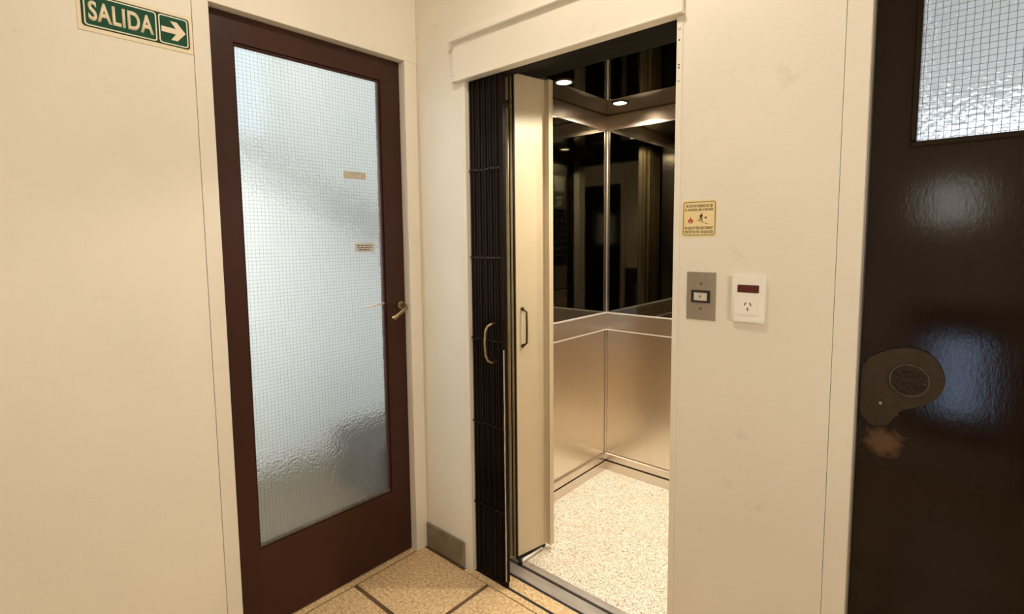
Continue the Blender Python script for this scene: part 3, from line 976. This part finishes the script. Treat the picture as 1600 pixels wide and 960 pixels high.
# ------------------------------------------------------------------ fire notice
fn = empty('fire_notice', (1.196, 0, 1.361), 'yellowed fire safety sticker above the lift call button', 'sticker')
nx, nz, ns = 1.148, 1.361, 0.0965
prism('sheet', F2, rrect(nx, nz, nx + ns, nz + 0.0995, 0.002), 0.0, 0.0006, M_NOTICE, fn)
ring('border', F2, rrect(nx + 0.005, nz + 0.0045, nx + ns - 0.003, nz + 0.095, 0.006), rrect(nx + 0.0068, nz + 0.0063, nx + ns - 0.0048, nz + 0.0932, 0.0045), 0.0006, 0.0008, M_INK, fn)
for s, v, h_ in (('EN CASO DE INCENDIO NO USE', 0.0800, 0.0078), ('EL ASCENSOR, USE LA ESCALERA', 0.0695, 0.0076),
                 ('IN CASE OF FIRE USE STAIRWAY', 0.0205, 0.0076), ('FOR EXIT DO NOT USE ELEVATOR', 0.0098, 0.0076)):
    ins = 0.013 if 'INCENDIO' in s else 0.0105
    text('printed_line', s, F2, nx + ins, nz + v, nx + ns - ins + 0.002, nz + v + h_, 0.0006, M_INK, fn, bold=0.03, depth=0.0002)
fx, fz = nx + 0.026, nz + 0.036
prism('flame', F2, [(fx + a, fz + b) for a, b in ((0.0, 0.0), (0.005, 0.002), (0.0072, 0.007), (0.006, 0.012), (0.0035, 0.010), (0.001, 0.016), (-0.001, 0.021), (-0.0015, 0.014), (-0.004, 0.011), (-0.006, 0.012), (-0.0072, 0.007), (-0.005, 0.002))], 0.0006, 0.0008, M_FLAME, fn)
prism('flame_core', F2, circ(fx, fz + 0.004, 0.0018, 12, 0.003), 0.0008, 0.0009, M_NOTICE, fn)
mx_, mz_ = nx + 0.054, nz + 0.046
bm = bmesh.new()
add_prism(bm, F2, circ(mx_ + 0.003, mz_ + 0.0165, 0.0018, 10), 0.0006, 0.0008)
for pp, rad in (([(0.0025, 0.014), (0.0, 0.006)], 0.0024), ([(0.0015, 0.0135), (-0.004, 0.011), (-0.0035, 0.0085)], 0.0009), ([(0.003, 0.0130), (0.0058, 0.009)], 0.0009),
                ([(0.0, 0.006), (-0.002, 0.001), (-0.005, -0.001)], 0.0011), ([(0.0005, 0.006), (0.004, 0.002), (0.003, -0.0035)], 0.0011)):
    for (a, b), (c, d) in zip(pp, pp[1:]):
        n_ = Vector((-(d - b), c - a)).normalized() * rad
        add_prism(bm, F2, [(mx_ + a + n_.x, mz_ + b + n_.y), (mx_ + c + n_.x, mz_ + d + n_.y), (mx_ + c - n_.x, mz_ + d - n_.y), (mx_ + a - n_.x, mz_ + b - n_.y)], 0.0006, 0.0008)
link_bm('running_figure', bm, M_INKB, fn)
prism('arrow', F2, [(mx_ + 0.008 + a, mz_ + 0.006 + b) for a, b in ((0, -0.0008), (0.005, -0.0008), (0.004, -0.0035), (0.010, 0), (0.004, 0.0035), (0.005, 0.0008), (0, 0.0008))], 0.0006, 0.0008, M_INKB, fn)
stp = []
sx, sz = mx_ - 0.010, mz_ - 0.001
for k in range(5):
    stp.append(((sx, -0.0008, sz - 0.0006), (sx + 0.0066, -0.0006, sz + 0.0004)))
    stp.append(((sx + 0.0058, -0.0008, sz - 0.0026), (sx + 0.0066, -0.0006, sz)))
    sx += 0.0058
    sz -= 0.0024
boxes('stair_line', stp, M_INK, fn)

# ------------------------------------------------------------------ call button plate
cb = empty('call_button', (1.2075, 0, 1.134), 'brushed metal lift call button plate left of the socket', 'switch')
prism('plate', F2, [(1.1675, 1.134), (1.2475, 1.134), (1.2475, 1.2655), (1.1675, 1.2655)], 0.0, 0.0025, M_STEELPL, cb, 0.0008)
bz = ring('bezel', F2, rrect(1.1815, 1.1815, 1.2325, 1.2155, 0.001), rrect(1.1885, 1.1875, 1.2255, 1.2095, 0.001), 0.0025, 0.0060, M_SLOT, cb)
bt = prism('push_button', F2, rrect(1.1885, 1.1875, 1.2255, 1.2095, 0.001), 0.0025, 0.0045, M_BUTTON, cb, 0.0008)
prism('button_mark', F2, circ(1.206, 1.199, 0.004, 12, 0.0035), 0.0045, 0.0048, M_STEELPL, bt)
for z in (1.234, 1.165):
    sc_ = prism('screw', F2, circ(1.2075, z, 0.0036, 14), 0.0025, 0.0042, M_SCREW, cb, 0.001)
    box('slot', (1.2045, -0.0046, z - 0.0005), (1.2105, -0.0041, z + 0.0005), M_SLOT, sc_)

# ------------------------------------------------------------------ wall socket
so = empty('wall_socket', (1.333, 0, 1.141), 'ivory wall socket with a dark red lens right of the call button', 'socket')
prism('frame', F2, rrect(1.2935, 1.141, 1.3735, 1.2595, 0.003), 0.0, 0.0105, M_SOCKET, so, 0.004)
prism('module', F2, rrect(1.3075, 1.1590, 1.3585, 1.2085, 0.001), 0.0105, 0.0117, M_SOCKET, so, 0.0006)
prism('red_lens', F2, rrect(1.3070, 1.2175, 1.3590, 1.2370, 0.001), 0.0105, 0.0122, M_RED, so, 0.0006)
prism('lens_surround', F2, rrect(1.3055, 1.2100, 1.3600, 1.2165, 0.001), 0.0105, 0.0112, M_SOCKET, so, 0.0004)
for u, v, an in ((1.3265, 1.1880, -30), (1.3395, 1.1880, 30), (1.3330, 1.1745, 0)):
    c_, s_ = math.cos(math.radians(an)), math.sin(math.radians(an))
    pts = [(u + a * c_ - b * s_, v + a * s_ + b * c_) for a, b in ((-0.0012, -0.0042), (0.0012, -0.0042), (0.0012, 0.0042), (-0.0012, 0.0042))]
    prism('slot', F2, pts, 0.0117, 0.0121, M_SLOT, so)

# ------------------------------------------------------------------ hall ceiling lamp (out of view above)
LX, LY = 0.98, -0.66
lp = empty('ceiling_lamp', (LX, LY, HZ - 0.09), 'round opal ceiling lamp above the hall', 'lamp')
fl_ = Frame((LX, LY, HZ), (1, 0, 0), (0, 1, 0), (0, 0, -1))
prism('rim', fl_, circ(0, 0, 0.15, 40), 0.0, 0.02, M_LAMPRIM, lp, 0.005)
bm = bmesh.new()
prev = None
for k in range(7):
    t = math.pi / 2 * k / 6
    rad, h_ = 0.135 * math.cos(t), 0.02 + 0.06 * math.sin(t)
    if k == 6:
        top = bm.verts.new(fl_(0, 0, h_))
        for i in range(32): bm.faces.new((prev[i], prev[(i + 1) % 32], top))
    else:
        cur = [bm.verts.new(fl_(p[0], p[1], h_)) for p in circ(0, 0, rad, 32)]
        if prev:
            for i in range(32): bm.faces.new((prev[i], prev[(i + 1) % 32], cur[(i + 1) % 32], cur[i]))
        prev = cur
link_bm('opal_dome', bm, M_OPAL, lp, True)
ld = bpy.data.lights.new('ceiling_lamp_light', 'AREA')
ld.shape = 'DISK'
ld.size = 0.25
ld.energy = HALL_W
ld.color = WARM
lo = bpy.data.objects.new('ceiling_lamp_light', ld)
COL.objects.link(lo)
lo.parent = lp
lo.location = Vector((0, 0, 0.09 - 0.085))

# ------------------------------------------------------------------ wall lamps out of view (one glints in the dark door, one is added fill)
def wall_lamp(p, u, n, label, shade_mat, watts, hw, hh_):
    p, u, n = Vector(p), Vector(u), Vector(n)
    t = empty('wall_lamp', p - Vector((0, 0, hh_)), label, 'lamp')
    prism('back_plate', Frame(p, u, (0, 0, 1), n), rrect(-hw * 0.6, -hh_ * 0.8, hw * 0.6, hh_ * 0.8, 0.01), 0.0, 0.012, M_LAMPRIM, t, 0.003)
    hs = [(hw * math.cos(math.pi * i / 20), 0.07 * math.sin(math.pi * i / 20)) for i in range(21)]
    prism('shade', Frame(p + n * 0.012 - Vector((0, 0, hh_)), u, n, (0, 0, 1)), hs, 0.0, 2 * hh_, shade_mat, t)
    if watts:
        ld = bpy.data.lights.new('wall_lamp_light', 'AREA')
        ld.shape = 'RECTANGLE'
        ld.size = 2 * hw
        ld.size_y = 2 * hh_
        ld.energy = watts
        ld.color = WARM
        lo = bpy.data.objects.new('wall_lamp_light', ld)
        COL.objects.link(lo)
        lo.parent = t
        lo.location = n * 0.09 + Vector((0, 0, hh_))
        lo.rotation_euler = n.to_track_quat('-Z', 'Z').to_euler()


wall_lamp((1.66, HY, 1.53), (1, 0, 0), (0, 1, 0), 'dim half round wall lamp above the low window', M_SHADE, 0, 0.068, 0.10)
wall_lamp((HX, -1.05, 1.50), (0, -1, 0), (-1, 0, 0), 'added half round fill lamp on the right-hand wall', M_FILLSHADE, FILL_W, 0.22, 0.24)
